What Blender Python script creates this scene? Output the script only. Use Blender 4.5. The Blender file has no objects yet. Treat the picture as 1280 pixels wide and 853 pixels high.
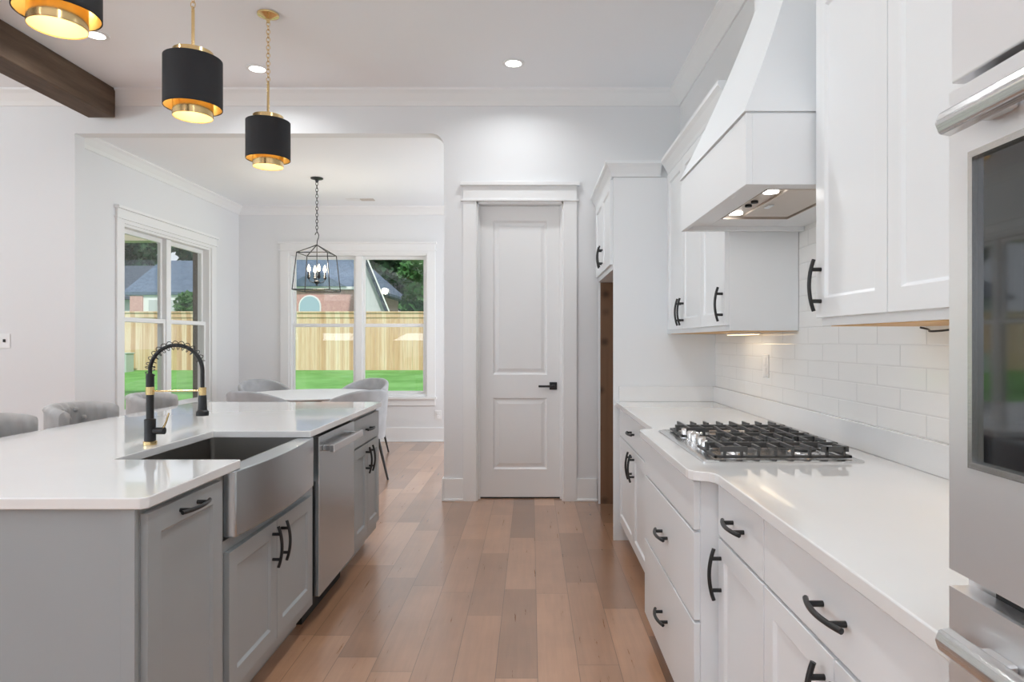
import bpy, bmesh, math, random
from math import pi, sin, cos, radians as R

# ------------------------------------------------------------------ camera, world, sun, light, exposure
S = bpy.context.scene
COL = S.collection
H = 1.31
cam = bpy.data.cameras.new('camera')
cam.sensor_fit = 'HORIZONTAL'; cam.sensor_width = 36.0
cam.lens = 830.0 / 1280.0 * 36.0
cam.shift_x = -24.0 / 1280.0
cam.clip_start = 0.02; cam.clip_end = 300
co = bpy.data.objects.new('camera', cam); COL.objects.link(co)
co.location = (0, 0, H); co.rotation_euler = (pi / 2, 0, 0)
S.camera = co

SUN_W, SKY_W = 3.4, 1.0
DOWN_W = 5.0           # each recessed light
AISLE_W = 12.0         # recessed lights over the kitchen aisle
DAY_FILL_W = 195.0          # each fill lamp added outside the unseen living room side wall
REAR_W = 84.0  # each fill lamp added outside the unseen rear wall
DINE_W = 78.0          # fill lamp added outside the invented dining patio door
EXPOSURE = 0.0

S.view_settings.view_transform = 'Standard'
S.view_settings.look = 'None'
S.view_settings.gamma = 1.0
S.view_settings.exposure = EXPOSURE
S.view_settings.use_curve_mapping = False
S.cycles.use_denoising = True
S.cycles.max_bounces = 14
S.cycles.diffuse_bounces = 7
S.cycles.glossy_bounces = 5
S.cycles.transparent_max_bounces = 16
S.cycles.sample_clamp_indirect = 6.0
S.cycles.caustics_reflective = False
S.cycles.caustics_refractive = False

w = bpy.data.worlds.new('sky'); S.world = w; w.use_nodes = True
bg = w.node_tree.nodes['Background']
bg.inputs[0].default_value = (0.86, 0.93, 1.0, 1); bg.inputs[1].default_value = SKY_W

def light(name, kind, loc, energy, color=(1, 1, 1), rot=(0, 0, 0), size=None, size_y=None, **kw):
    l = bpy.data.lights.new(name, kind); l.energy = energy; l.color = color
    if size is not None:
        if kind == 'AREA':
            l.size = size
            if size_y: l.shape = 'RECTANGLE'; l.size_y = size_y
            else: l.shape = 'DISK'
        else: l.shadow_soft_size = size
    for k, v in kw.items(): setattr(l, k, v)
    o = bpy.data.objects.new(name, l); COL.objects.link(o)
    o.location = loc; o.rotation_euler = rot
    return o
light('sun', 'SUN', (0, -5, 20), SUN_W, (1.0, 0.95, 0.86), (R(42), 0, R(24)), angle=R(2))
# added area lamps outside unseen wall_west and wall_south openings, tilted up to light ceiling
for yy, share in ((-2.2, 1.5), (0.3, 1.1), (2.8, .35)):
    light('window_daylight', 'AREA', (-8.75, yy, 1.45), DAY_FILL_W * share, (0.82, 0.91, 1.0), (0, -pi / 2 - R(82), 0), 2.3, 1.9)
for xx in (-6.2, -3.2, -0.4):
    light('window_daylight', 'AREA', (xx, -3.75, 1.45), REAR_W, (0.82, 0.91, 1.0), (pi / 2 + R(84), 0, 0), 1.9, 2.3)

# fill lamp outside a patio door added in the unseen dining wall (window_6)
light('window_daylight', 'AREA', (1.42, 7.1, 1.3), DINE_W, (0.82, 0.91, 1.0), (0, pi / 2 + R(5), 0), 2.1, 1.7)
random.seed(7)

# ------------------------------------------------------------------ materials
def mat(name, color=(.8, .8, .8), rough=.5, metal=0.0, spec=.5, emit=None, estr=0.0, coat=0.0):
    m = bpy.data.materials.new(name); m.use_nodes = True
    b = m.node_tree.nodes['Principled BSDF']
    b.inputs['Base Color'].default_value = (*color, 1)
    b.inputs['Roughness'].default_value = rough
    b.inputs['Metallic'].default_value = metal
    b.inputs['Specular IOR Level'].default_value = spec
    if coat: b.inputs['Coat Weight'].default_value = coat; b.inputs['Coat Roughness'].default_value = .08
    if emit:
        b.inputs['Emission Color'].default_value = (*emit, 1); b.inputs['Emission Strength'].default_value = estr
    return m
class NT:
    def __init__(s, m): s.t = m.node_tree; s.n = s.t.nodes; s.l = s.t.links; s.b = s.n['Principled BSDF']
    def node(s, t, **kw):
        x = s.n.new(t)
        for k, v in kw.items(): setattr(x, k, v)
        return x
    def put(s, sock, v):
        if hasattr(v, 'is_output'): s.l.new(v, sock)
        else: sock.default_value = v
    def math(s, op, a, b=None, c=None):
        x = s.node('ShaderNodeMath', operation=op)
        s.put(x.inputs[0], a)
        if b is not None: s.put(x.inputs[1], b)
        if c is not None: s.put(x.inputs[2], c)
        return x.outputs[0]
    def coord(s, scale=(1, 1, 1), rot=(0, 0, 0), kind='Object'):
        tc = s.node('ShaderNodeTexCoord'); mp = s.node('ShaderNodeMapping')
        mp.inputs['Scale'].default_value = scale; mp.inputs['Rotation'].default_value = rot
        s.l.new(tc.outputs[kind], mp.inputs[0]); return mp.outputs[0]
    def noise(s, vec, scale, detail=4, rough=.55):
        x = s.node('ShaderNodeTexNoise'); s.l.new(vec, x.inputs['Vector'])
        x.inputs['Scale'].default_value = scale; x.inputs['Detail'].default_value = detail; x.inputs['Roughness'].default_value = rough
        return x.outputs['Fac']
    def ramp(s, fac, stops):
        x = s.node('ShaderNodeValToRGB'); s.l.new(fac, x.inputs[0]); e = x.color_ramp.elements
        while len(e) < len(stops): e.new(.5)
        for k, (p, c) in zip(e, stops): k.position = p; k.color = (*c, 1)
        return x.outputs[0]
    def mix(s, fac, a, b, mode='MIX'):
        x = s.node('ShaderNodeMix', data_type='RGBA', blend_type=mode)
        s.put(x.inputs[0], fac)
        for sock, v in ((x.inputs[6], a), (x.inputs[7], b)):
            if hasattr(v, 'is_output'): s.l.new(v, sock)
            else: sock.default_value = (*v, 1)
        return x.outputs[2]
    def bump(s, h, strength=.1, dist=.01):
        x = s.node('ShaderNodeBump'); x.inputs['Strength'].default_value = strength; x.inputs['Distance'].default_value = dist
        s.l.new(h, x.inputs['Height']); s.l.new(x.outputs[0], s.b.inputs['Normal'])
    def color(s, c): s.l.new(c, s.b.inputs['Base Color'])

def paint(name, c, rough, spec=.4, grain=.02):
    m = mat(name, c, rough, spec=spec); t = NT(m)
    n = t.noise(t.coord(), 220, 2); t.bump(n, grain, .002); return m
M = {}
M['wall'] = paint('wall_paint', (.765, .77, .78), .6, .25)
M['ceiling'] = paint('ceiling_paint', (.885, .90, .925), .7, .2)
M['trim'] = paint('trim_paint', (.82, .82, .82), .35, .4, .005)
M['white'] = paint('white_cabinet_paint', (.775, .795, .812), .32, .45, .004)
M['grey'] = paint('grey_cabinet_paint', (.345, .368, .378), .38, .45, .004)
M['black'] = mat('black_metal', (.012, .012, .013), .38, 0, .5)
M['iron'] = mat('cast_iron', (.08, .08, .08), .5, 0, .4)
M['drum'] = mat('black_shade_fabric', (.022, .022, .025), .65, 0, .3)
M['brass'] = mat('polished_brass', (.80, .60, .30), .2, 1)
M['gold_in'] = mat('gold_foil_lining', (.96, .74, .31), .45, .7)
M['cream'] = mat('cream_shade_lining', (.90, .74, .46), .5)
M['bulb'] = mat('bulb_glow', (1, .9, .7), .4, emit=(1.0, .84, .55), estr=3)
M['lens'] = mat('light_lens', (1, 1, 1), .4, emit=(1.0, .98, .94), estr=6)
M['strip'] = mat('warm_light_strip', (1, .8, .5), .4, emit=(1.0, .72, .38), estr=3)
M['dark'] = mat('dark_void', (.02, .02, .02), .7)
M['glass_black'] = mat('black_oven_glass', (.012, .013, .015), .04, 0, .9, coat=.6)
M['plastic'] = mat('white_plastic', (.82, .82, .82), .35)
M['maple'] = mat('raw_maple', (.68, .42, .19), .55)
M['chair_leg'] = mat('dark_leg', (.02, .018, .016), .4)
M['filter'] = mat('filter_metal', (.62, .55, .49), .42, .8)

def steel(name, c, rough, axis, wavy=0.0):
    m = mat(name, c, rough, 1); t = NT(m)
    sc = [6, 6, 6]; sc[axis] = .15
    n = t.noise(t.coord((sc[0] * 60, sc[1] * 60, sc[2] * 60)), 1, 3)
    if wavy:
        n2 = t.noise(t.coord((1, 1, 1)), 3.2, 1)
        h = t.math('ADD', t.math('MULTIPLY', n, .004), t.math('MULTIPLY', n2, wavy))
    else: h = n
    t.bump(h, .06 if not wavy else .35, .004 if not wavy else .02)
    return m
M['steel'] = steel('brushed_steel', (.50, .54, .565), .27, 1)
M['steel_oven'] = steel('oven_steel', (.88, .89, .91), .36, 1, 1.2)
M['steel_oven'].node_tree.nodes['Principled BSDF'].inputs['Metallic'].default_value = .8
M['steel_lite'] = steel('satin_steel', (.70, .70, .70), .25, 1)
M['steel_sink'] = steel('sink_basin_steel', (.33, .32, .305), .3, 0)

def quartz():
    m = mat('white_quartz', (.84, .84, .83), .07, 0, .5); t = NT(m)
    n = t.noise(t.coord(), 2.2, 6, .6)
    t.color(t.ramp(n, [(.35, (.785, .79, .79)), (.55, (.80, .805, .805)), (.7, (.815, .82, .82))])); return m
M['quartz'] = quartz()
M['quartz'].node_tree.nodes['Principled BSDF'].inputs['Coat Weight'].default_value = .5
M['quartz'].node_tree.nodes['Principled BSDF'].inputs['Coat Roughness'].default_value = .03
M['table'] = mat('table_white', (.80, .81, .82), .32)

def floor_mat():
    m = mat('hardwood_planks', (.25, .14, .09), .32, 0, .75, coat=.85); t = NT(m)
    tc = t.node('ShaderNodeTexCoord'); sp = t.node('ShaderNodeSeparateXYZ'); t.l.new(tc.outputs['Object'], sp.inputs[0])
    x, y = sp.outputs[0], sp.outputs[1]
    PW, PL = .165, .92
    u = t.math('DIVIDE', t.math('SUBTRACT', x, .025), PW); row = t.math('FLOOR', u); fu = t.math('FRACT', u)
    wn = t.node('ShaderNodeTexWhiteNoise', noise_dimensions='1D'); t.l.new(row, wn.inputs['W'])
    v = t.math('ADD', t.math('DIVIDE', y, PL), t.math('MULTIPLY', wn.outputs['Value'], 7.31))
    colm = t.math('FLOOR', v); fv = t.math('FRACT', v)
    cb = t.node('ShaderNodeCombineXYZ'); t.l.new(row, cb.inputs[0]); t.l.new(colm, cb.inputs[1])
    w2 = t.node('ShaderNodeTexWhiteNoise', noise_dimensions='2D'); t.l.new(cb.outputs[0], w2.inputs['Vector'])
    base = t.ramp(w2.outputs['Value'], [(0, (.25, .135, .078)), (.25, (.37, .200, .116)), (.7, (.47, .258, .150)), (1, (.58, .33, .203))])
    gv = t.node('ShaderNodeVectorMath', operation='MULTIPLY_ADD')
    t.l.new(tc.outputs['Object'], gv.inputs[0]); gv.inputs[1].default_value = (26, 1.6, 1); t.l.new(cb.outputs[0], gv.inputs[2])
    g = t.noise(gv.outputs[0], 1.6, 6, .65)
    g2 = t.noise(tc.outputs['Object'], 3.0, 3)
    c = t.mix(.32, base, t.ramp(g, [(.3, (.35, .35, .35)), (.7, (.65, .65, .65))]), 'OVERLAY')
    c = t.mix(.35, c, t.ramp(g2, [(.3, (.38, .38, .38)), (.7, (.62, .62, .62))]), 'OVERLAY')
    du = t.math('MULTIPLY', t.math('MINIMUM', fu, t.math('SUBTRACT', 1.0, fu)), PW)
    dv = t.math('MULTIPLY', t.math('MINIMUM', fv, t.math('SUBTRACT', 1.0, fv)), PL)
    d = t.math('MINIMUM', du, dv)
    seam = t.math('LESS_THAN', d, .0014)
    c = t.mix(t.math('MULTIPLY', seam, .6), c, (.05, .028, .018))
    t.color(c)
    rr = t.math('MULTIPLY_ADD', g, .10, .24); t.l.new(rr, t.b.inputs['Roughness']); t.b.inputs['Coat Roughness'].default_value = .22
    ln = t.noise(t.coord((1.2, 9, 1)), 9, 2)
    edge = t.math('MINIMUM', t.math('DIVIDE', d, .004), 1.0)
    t.bump(t.math('ADD', t.math('MULTIPLY', edge, .5), t.math('ADD', t.math('MULTIPLY', g, .10), t.math('MULTIPLY', ln, .45))), .10, .004)
    return m
M['floor'] = floor_mat()

def tile_mat():
    m = mat('subway_tile', (.83, .825, .81), .09, 0, .5); t = NT(m)
    tc = t.node('ShaderNodeTexCoord'); sp = t.node('ShaderNodeSeparateXYZ'); t.l.new(tc.outputs['Object'], sp.inputs[0])
    TH, TL = .0715, .29
    v = t.math('DIVIDE', t.math('SUBTRACT', sp.outputs[2], 1.0115), TH); row = t.math('FLOOR', v); fv = t.math('FRACT', v)
    u = t.math('ADD', t.math('DIVIDE', sp.outputs[1], TL), t.math('MULTIPLY', row, .5)); fu = t.math('FRACT', u)
    d = t.math('MINIMUM', t.math('MULTIPLY', t.math('MINIMUM', fu, t.math('SUBTRACT', 1.0, fu)), TL), t.math('MULTIPLY', t.math('MINIMUM', fv, t.math('SUBTRACT', 1.0, fv)), TH))
    g = t.math('LESS_THAN', d, .0013)
    t.color(t.mix(g, (.83, .825, .81), (.765, .76, .75)))
    t.bump(t.math('MINIMUM', t.math('DIVIDE', d, .004), 1.0), .5, .0025)
    return m
M['tile'] = tile_mat()

def wood(name, stops, scale, rough=.6, knots=True):
    m = mat(name, stops[0][1], rough, 0, .3); t = NT(m)
    n = t.noise(t.coord(scale), 1.0, 6, .6)
    c = t.ramp(n, stops)
    if knots:
        vo = t.node('ShaderNodeTexVoronoi'); t.l.new(t.coord((5, 2.3, 5)), vo.inputs['Vector']); vo.inputs['Scale'].default_value = 1.0
        k = t.ramp(vo.outputs['Distance'], [(.05, (1, 1, 1)), (.22, (0, 0, 0))])
        c = t.mix(t.math('MULTIPLY', k, .75), c, (.025, .014, .008))
    t.color(c); t.bump(n, .15, .004); return m
M['beam'] = wood('rustic_beam_wood', [(.3, (.060, .036, .022)), (.55, (.105, .066, .042)), (.75, (.15, .10, .065))], (16, 1.3, 16), .65)
M['ply'] = wood('unfinished_brown_board', [(.3, (.14, .075, .042)), (.6, (.19, .105, .06)), (.8, (.23, .13, .08))], (14, 14, 1.0), .6)

def fence_mat():
    m = mat('cedar_fence', (.6, .42, .22), .8, 0, .2); t = NT(m)
    tc = t.node('ShaderNodeTexCoord'); sp = t.node('ShaderNodeSeparateXYZ'); t.l.new(tc.outputs['Object'], sp.inputs[0])
    b = t.math('FLOOR', t.math('DIVIDE', sp.outputs[0], .14))
    wn = t.node('ShaderNodeTexWhiteNoise', noise_dimensions='1D'); t.l.new(b, wn.inputs['W'])
    base = t.ramp(wn.outputs['Value'], [(0, (.55, .36, .21)), (.5, (.68, .52, .36)), (1, (.76, .65, .50))])
    n = t.noise(t.coord((14, 3, 1.2)), 1.5, 5)
    t.color(t.mix(.5, base, t.ramp(n, [(.3, (.36, .33, .3)), (.7, (.62, .62, .62))]), 'OVERLAY')); return m
M['fence'] = fence_mat()
def noisy(name, stops, scale, rough=.8, det=5):
    m = mat(name, stops[0][1], rough, 0, .2); t = NT(m)
    t.color(t.ramp(t.noise(t.coord(), scale, det), stops)); return m
M['grass'] = noisy('lawn_grass', [(.3, (.10, .27, .06)), (.55, (.155, .37, .105)), (.8, (.23, .44, .16))], 1.4, .9)
M['leaf'] = noisy('dark_leaves', [(.3, (.012, .045, .02)), (.6, (.035, .10, .045)), (.8, (.07, .16, .07))], 1.1, .7)
M['leaf2'] = noisy('bright_leaves', [(.3, (.03, .10, .03)), (.6, (.07, .20, .06)), (.8, (.13, .30, .10))], 1.3, .7)
M['bark'] = mat('bark', (.05, .035, .025), .9)
M['roof'] = noisy('blue_grey_shingles', [(.3, (.08, .12, .18)), (.7, (.13, .18, .26))], 5, .8)
M['roof_dark'] = noisy('dark_shingles', [(.3, (.045, .06, .085)), (.7, (.075, .095, .125))], 5, .8)
M['brick'] = noisy('pink_brick', [(.3, (.50, .29, .28)), (.7, (.62, .40, .38))], 14, .85)
M['siding'] = mat('pale_siding', (.50, .53, .57), .7)
M['house_white'] = mat('house_trim_white', (.75, .78, .8), .6)
M['house_pane'] = mat('house_window_pane', (.35, .50, .60), .15, 0, .6)
M['post_brown'] = mat('dark_brown_post', (.035, .025, .018), .7)
M['soffit'] = mat('porch_beam_beige', (.40, .36, .28), .8)
M['utility'] = mat('utility_green', (.45, .53, .53), .6)

def fabric(name, c):
    m = mat(name, c, .95, 0, .1); t = NT(m)
    n = t.noise(t.coord(), 420, 2)
    n2 = t.noise(t.coord(), 9, 3)
    t.color(t.mix(.4, c, t.ramp(n2, [(.35, tuple(k * .8 for k in c)), (.65, tuple(min(1, k * 1.2) for k in c))])))
    t.b.inputs['Sheen Weight'].default_value = .35
    t.bump(n, .3, .003); return m
M['stool'] = fabric('grey_tweed', (.42, .415, .415))
M['chair'] = fabric('pale_grey_fabric', (.42, .425, .44))

def pane_mat():
    m = bpy.data.materials.new('window_glass'); m.use_nodes = True
    t = m.node_tree; t.nodes.clear()
    o = t.nodes.new('ShaderNodeOutputMaterial'); mx = t.nodes.new('ShaderNodeMixShader'); tr = t.nodes.new('ShaderNodeBsdfTransparent')
    gl = t.nodes.new('ShaderNodeBsdfGlossy'); gl.inputs['Roughness'].default_value = .0
    fr = t.nodes.new('ShaderNodeFresnel'); ge = t.nodes.new('ShaderNodeNewGeometry'); mm = t.nodes.new('ShaderNodeMath'); mm.operation = 'MULTIPLY_ADD'
    mm.inputs[1].default_value = 1 / 1.45 - 1.45; mm.inputs[2].default_value = 1.45
    t.links.new(ge.outputs['Backfacing'], mm.inputs[0]); t.links.new(mm.outputs[0], fr.inputs[0])
    tr.inputs[0].default_value = (.985, .985, .985, 1)
    t.links.new(fr.outputs[0], mx.inputs[0]); t.links.new(tr.outputs[0], mx.inputs[1]); t.links.new(gl.outputs[0], mx.inputs[2]); t.links.new(mx.outputs[0], o.inputs[0])
    return m
M['glass'] = pane_mat()

# ------------------------------------------------------------------ mesh helpers
class MB:
    def __init__(s): s.v = []; s.f = []; s.m = []; s.mi = 0
    def add(s, vs, fs):
        b = len(s.v); s.v += [tuple(p) for p in vs]
        for f in fs: s.f.append([b + i for i in f]); s.m.append(s.mi)
        return s
    def box(s, x0, x1, y0, y1, z0, z1):
        x0, x1 = min(x0, x1), max(x0, x1); y0, y1 = min(y0, y1), max(y0, y1); z0, z1 = min(z0, z1), max(z0, z1)
        vs = [(x, y, z) for x in (x0, x1) for y in (y0, y1) for z in (z0, z1)]
        return s.add(vs, [(0, 1, 3, 2), (4, 6, 7, 5), (0, 4, 5, 1), (2, 3, 7, 6), (0, 2, 6, 4), (1, 5, 7, 3)])
    def prism(s, poly, axis, a0, a1):
        def P(p, a):
            return (a, p[0], p[1]) if axis == 'x' else (p[0], a, p[1]) if axis == 'y' else (p[0], p[1], a)
        n = len(poly)
        vs = [P(p, a0) for p in poly] + [P(p, a1) for p in poly]
        return s.add(vs, [list(range(n))[::-1], list(range(n, 2 * n))] + [(i, (i + 1) % n, n + (i + 1) % n, n + i) for i in range(n)])
    def tube(s, pts, r, n=10, caps=True, closed=False):
        pts = [tuple(p) for p in pts]; N = len(pts)
        rs = r if isinstance(r, (list, tuple)) else [r] * N
        from mathutils import Vector
        P = [Vector(p) for p in pts]; ref = None; vs = []
        for i in range(N):
            if closed: t = P[(i + 1) % N] - P[i - 1]
            else: t = P[min(i + 1, N - 1)] - P[max(i - 1, 0)]
            t.normalize()
            if ref is None:
                ref = Vector((0, 0, 1)) if abs(t.z) < .9 else Vector((1, 0, 0))
                ref = (ref - t * ref.dot(t)).normalized()
            else:
                ref = (ref - t * ref.dot(t)).normalized()
            bn = t.cross(ref)
            for k in range(n):
                a = 2 * pi * k / n
                vs.append(tuple(P[i] + (ref * cos(a) + bn * sin(a)) * rs[i]))
        fs = []
        for i in range(N if closed else N - 1):
            j = (i + 1) % N
            for k in range(n): fs.append((i * n + k, i * n + (k + 1) % n, j * n + (k + 1) % n, j * n + k))
        if caps and not closed: fs += [list(range(n))[::-1], list(range((N - 1) * n, N * n))]
        return s.add(vs, fs)
    def lathe(s, prof, c=(0, 0, 0), n=32, axis='z', closed=False):
        vs = []
        for r, h in prof:
            for k in range(n):
                a = 2 * pi * k / n
                if axis == 'z': vs.append((c[0] + r * cos(a), c[1] + r * sin(a), c[2] + h))
                elif axis == 'x': vs.append((c[0] + h, c[1] + r * cos(a), c[2] + r * sin(a)))
                else: vs.append((c[0] + r * cos(a), c[1] + h, c[2] + r * sin(a)))
        m = len(prof); fs = []
        for i in range(m if closed else m - 1):
            j = (i + 1) % m
            for k in range(n): fs.append((i * n + k, i * n + (k + 1) % n, j * n + (k + 1) % n, j * n + k))
        if not closed: fs += [list(range(n))[::-1], list(range((m - 1) * n, m * n))]
        return s.add(vs, fs)
    def ring(s, c, r1, r2, z0, z1, n=40):   # annular band
        return s.lathe([(r1, z0), (r2, z0), (r2, z1), (r1, z1)], c, n, closed=True)
    def shaker(s, x, d, y0, y1, z0, z1, th=.02, fr=.06, rec=.009, sl=.008):
        xf, xr = x + d * th, x + d * (th - rec)
        def rg(xx, i): return [(xx, y0 + i, z0 + i), (xx, y1 - i, z0 + i), (xx, y1 - i, z1 - i), (xx, y0 + i, z1 - i)]
        vs = rg(x, 0) + rg(xf, 0) + rg(xf, fr) + rg(xr, fr + sl)
        fs = [(3, 2, 1, 0), (12, 13, 14, 15)]
        for a in (0, 4, 8):
            for i in range(4): fs.append((a + i, a + (i + 1) % 4, a + 4 + (i + 1) % 4, a + 4 + i))
        return s.add(vs, fs)
    def grid(s, rows, close_u=False, close_v=False):
        nu, nv = len(rows), len(rows[0]); vs = [p for r in rows for p in r]; fs = []
        for i in range(nu if close_u else nu - 1):
            for j in range(nv if close_v else nv - 1):
                a, b = i, (i + 1) % nu; c, d = j, (j + 1) % nv
                fs.append((a * nv + c, a * nv + d, b * nv + d, b * nv + c))
        return s.add(vs, fs)

ORG = {}
def put(name, mb, mats, parent=None, smooth=False, bevel=0.0, local=False, seg=2, origin=None):
    vs = mb.v
    if parent is not None: o0 = (0, 0, 0) if local else ORG[parent]
    elif origin is not None: o0 = origin
    else:
        xs, ys, zs = zip(*vs); o0 = ((min(xs) + max(xs)) / 2, (min(ys) + max(ys)) / 2, min(zs))
    me = bpy.data.meshes.new(name)
    me.from_pydata([(p[0] - o0[0], p[1] - o0[1], p[2] - o0[2]) for p in vs], [], mb.f)
    ml = mats if isinstance(mats, (list, tuple)) else [mats]
    for m in ml: me.materials.append(m)
    me.polygons.foreach_set('material_index', mb.m)
    bm = bmesh.new(); bm.from_mesh(me); bmesh.ops.recalc_face_normals(bm, faces=bm.faces); bm.to_mesh(me); bm.free()
    if smooth:
        me.polygons.foreach_set('use_smooth', [True] * len(me.polygons)); me.set_sharp_from_angle(angle=R(38))
    me.update()
    ob = bpy.data.objects.new(name, me); COL.objects.link(ob)
    if parent is not None: ob.parent = parent; ORG[ob] = (0, 0, 0) if local else ORG[parent]
    else: ob.location = o0; ORG[ob] = o0
    if bevel:
        md = ob.modifiers.new('bevel', 'BEVEL'); md.width = bevel; md.segments = seg; md.limit_method = 'ANGLE'; md.angle_limit = R(40)
    return ob
def thing(name, label, cat, loc, group=None, rot=0):
    o = bpy.data.objects.new(name, None); COL.objects.link(o); o.location = loc; o.rotation_euler = (0, 0, rot); o.empty_display_size = .05
    ORG[o] = tuple(loc); o['label'] = label; o['category'] = cat
    if group: o['group'] = group
    return o
def tag(o, label, cat, group=None):
    o['label'] = label; o['category'] = cat
    if group: o['group'] = group
    return o
def struct(name, mb, m, **kw):
    o = put(name, mb, m, **kw)
    if kw.get('parent') is None: o['kind'] = 'structure'
    return o
def sroot(name, loc):
    o = bpy.data.objects.new(name, None); COL.objects.link(o); o.location = loc; ORG[o] = tuple(loc); o['kind'] = 'structure'; return o
def dup(root, loc, rz=None, label=None, group=None):
    r = root.copy(); COL.objects.link(r); r.location = loc
    if rz is not None: r.rotation_euler = (0, 0, rz)
    if label: r['label'] = label
    if group: r['group'] = group
    ORG[r] = tuple(loc)
    for ch in list(root.children):
        c = ch.copy(); COL.objects.link(c); c.parent = r
        for g in list(ch.children):
            d = g.copy(); COL.objects.link(d); d.parent = c
    return r

# ------------------------------------------------------------------ room shell
XR = 1.22; CZ = 3.35; DZ = 3.05; YB = 5.44; YF = 8.63; XD = -3.80; XL = -8.5; YS = -3.5
struct('floor', MB().box(XL - .2, XR + .2, YS - .2, YF + .14, -.05, 0), M['floor'], origin=(0, 0, 0))
struct('ceiling', MB().box(XL - .2, XR + .2, YS - .2, YB + .12, CZ, CZ + .1), M['ceiling'])
struct('ceiling_dining', MB().box(XD - .14, XR + .2, YB + .12, YF + .14, DZ, DZ + .12), M['ceiling'])

# back wall with the cased dining opening (rounded corner) and the pantry door opening
DX0, DX1, DTOP = -.452, .268, 2.452
OX0, OX1, OZ = -3.74, -.714, 3.012
poly = [(XL, 0), (OX0, 0), (OX0, OZ)]
rr = .11
poly += [(OX1 - rr + rr * sin(a), OZ - rr + rr * cos(a)) for a in [i * pi / 2 / 8 for i in range(9)]]
poly += [(OX1, 0), (DX0, 0), (DX0, DTOP), (DX1, DTOP), (DX1, 0), (XR, 0), (XR, CZ), (XL, CZ)]
struct('wall_back', MB().prism(poly, 'y', YB, YB + .12), M['wall'])
def holed(name, axis, a0, a1, u0, u1, z0, z1, holes, m):
    mb = MB()
    def bx(p, q, c, d):
        if q - p < 1e-4 or d - c < 1e-4: return
        if axis == 'x': mb.box(a0, a1, p, q, c, d)
        else: mb.box(p, q, a0, a1, c, d)
    cur = u0
    for (h0, h1, c0, c1) in sorted(holes):
        bx(cur, h0, z0, z1); bx(h0, h1, z0, c0); bx(h0, h1, c1, z1); cur = h1
    bx(cur, u1, z0, z1)
    return struct(name, mb, m)
LW = (6.17, 7.87, .585, 2.41); FW = (-3.15, -1.35, .585, 2.45)
holed('wall_left', 'x', XD - .14, XD, YB + .12, YF + .14, 0, DZ, [LW], M['wall'])
holed('wall_far', 'y', YF, YF + .14, XD - .14, XR + .2, 0, DZ, [FW], M['wall'])
struct('wall_right', MB().box(XR, XR + .14, YS, YB + .12, 0, CZ), M['wall'])
holed('wall_right_dining', 'x', XR, XR + .14, YB + .12, YF, 0, DZ, [(6.2, 8.0, .05, 2.45)], M['wall'])
WH = [(-3.15, -1.25, .3, 2.6), (-.65, 1.25, .3, 2.6), (1.85, 3.75, .3, 2.6)]
holed('wall_west', 'x', XL - .14, XL, YS, YB + .12, 0, CZ, WH, M['wall'])
holed('wall_south', 'y', YS - .14, YS, XL, XR, 0, CZ, [(-7.15, -5.25, .3, 2.6), (-4.15, -2.25, .3, 2.6), (-1.35, .55, .3, 2.6)], M['wall'])
struct('wall_backsplash', MB().box(1.208, XR, .87, 4.36, .90, 2.40), M['tile'], origin=(0, 0, 0))

# crown mouldings
def crown(h, p): return [(0, 0), (0, -h), (p * .12, -h), (p * .3, -h * .72), (p * .72, -h * .3), (p, -h * .12), (p, 0)]
def crown_run(mb, a, axis, d, wall, top, u0, u1, h=.115, p=.10):
    pl = [(wall + d * q, top + z) for q, z in crown(h, p)]
    if axis == 'y': mb.prism([(q, z) for q, z in pl], 'x', u0, u1)   # polygon in (y,z) along x
    else: mb.prism(pl, 'y', u0, u1)                                   # polygon in (x,z) along y
    return mb
struct('trim_crown_back', crown_run(MB(), 0, 'y', -1, YB, CZ, XL, XR), M['trim'], smooth=False)
struct('trim_crown_right', crown_run(MB(), 0, 'x', -1, XR, CZ, YS, YB), M['trim'])
struct('trim_crown_dining_left', crown_run(MB(), 0, 'x', 1, XD, DZ, YB + .12, YF, .10, .09), M['trim'])
struct('trim_crown_dining_far', crown_run(MB(), 0, 'y', -1, YF, DZ, XD, XR, .10, .09), M['trim'])

# baseboards
def bb(name, mb): struct(name, mb, M['trim'], bevel=.004)
m = MB().box(OX1, -.557, YB - .016, YB, 0, .185).box(OX1, -.557, YB - .028, YB, 0, .02)
m.box(.372, .54, YB - .016, YB, 0, .185).box(.372, .54, YB - .028, YB, 0, .02); bb('baseboard_back', m)
bb('baseboard_jamb', MB().box(OX1 - .016, OX1, YB - .016, YB + .136, 0, .185))
bb('baseboard_far', MB().box(XD, XR, YF - .016, YF, 0, .185).box(XD, XR, YF - .028, YF, 0, .02))
bb('baseboard_left', MB().box(XD, XD + .016, YB + .12, YF, 0, .185))
bb('baseboard_living', MB().box(XL, OX0, YB - .016, YB, 0, .185))

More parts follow.
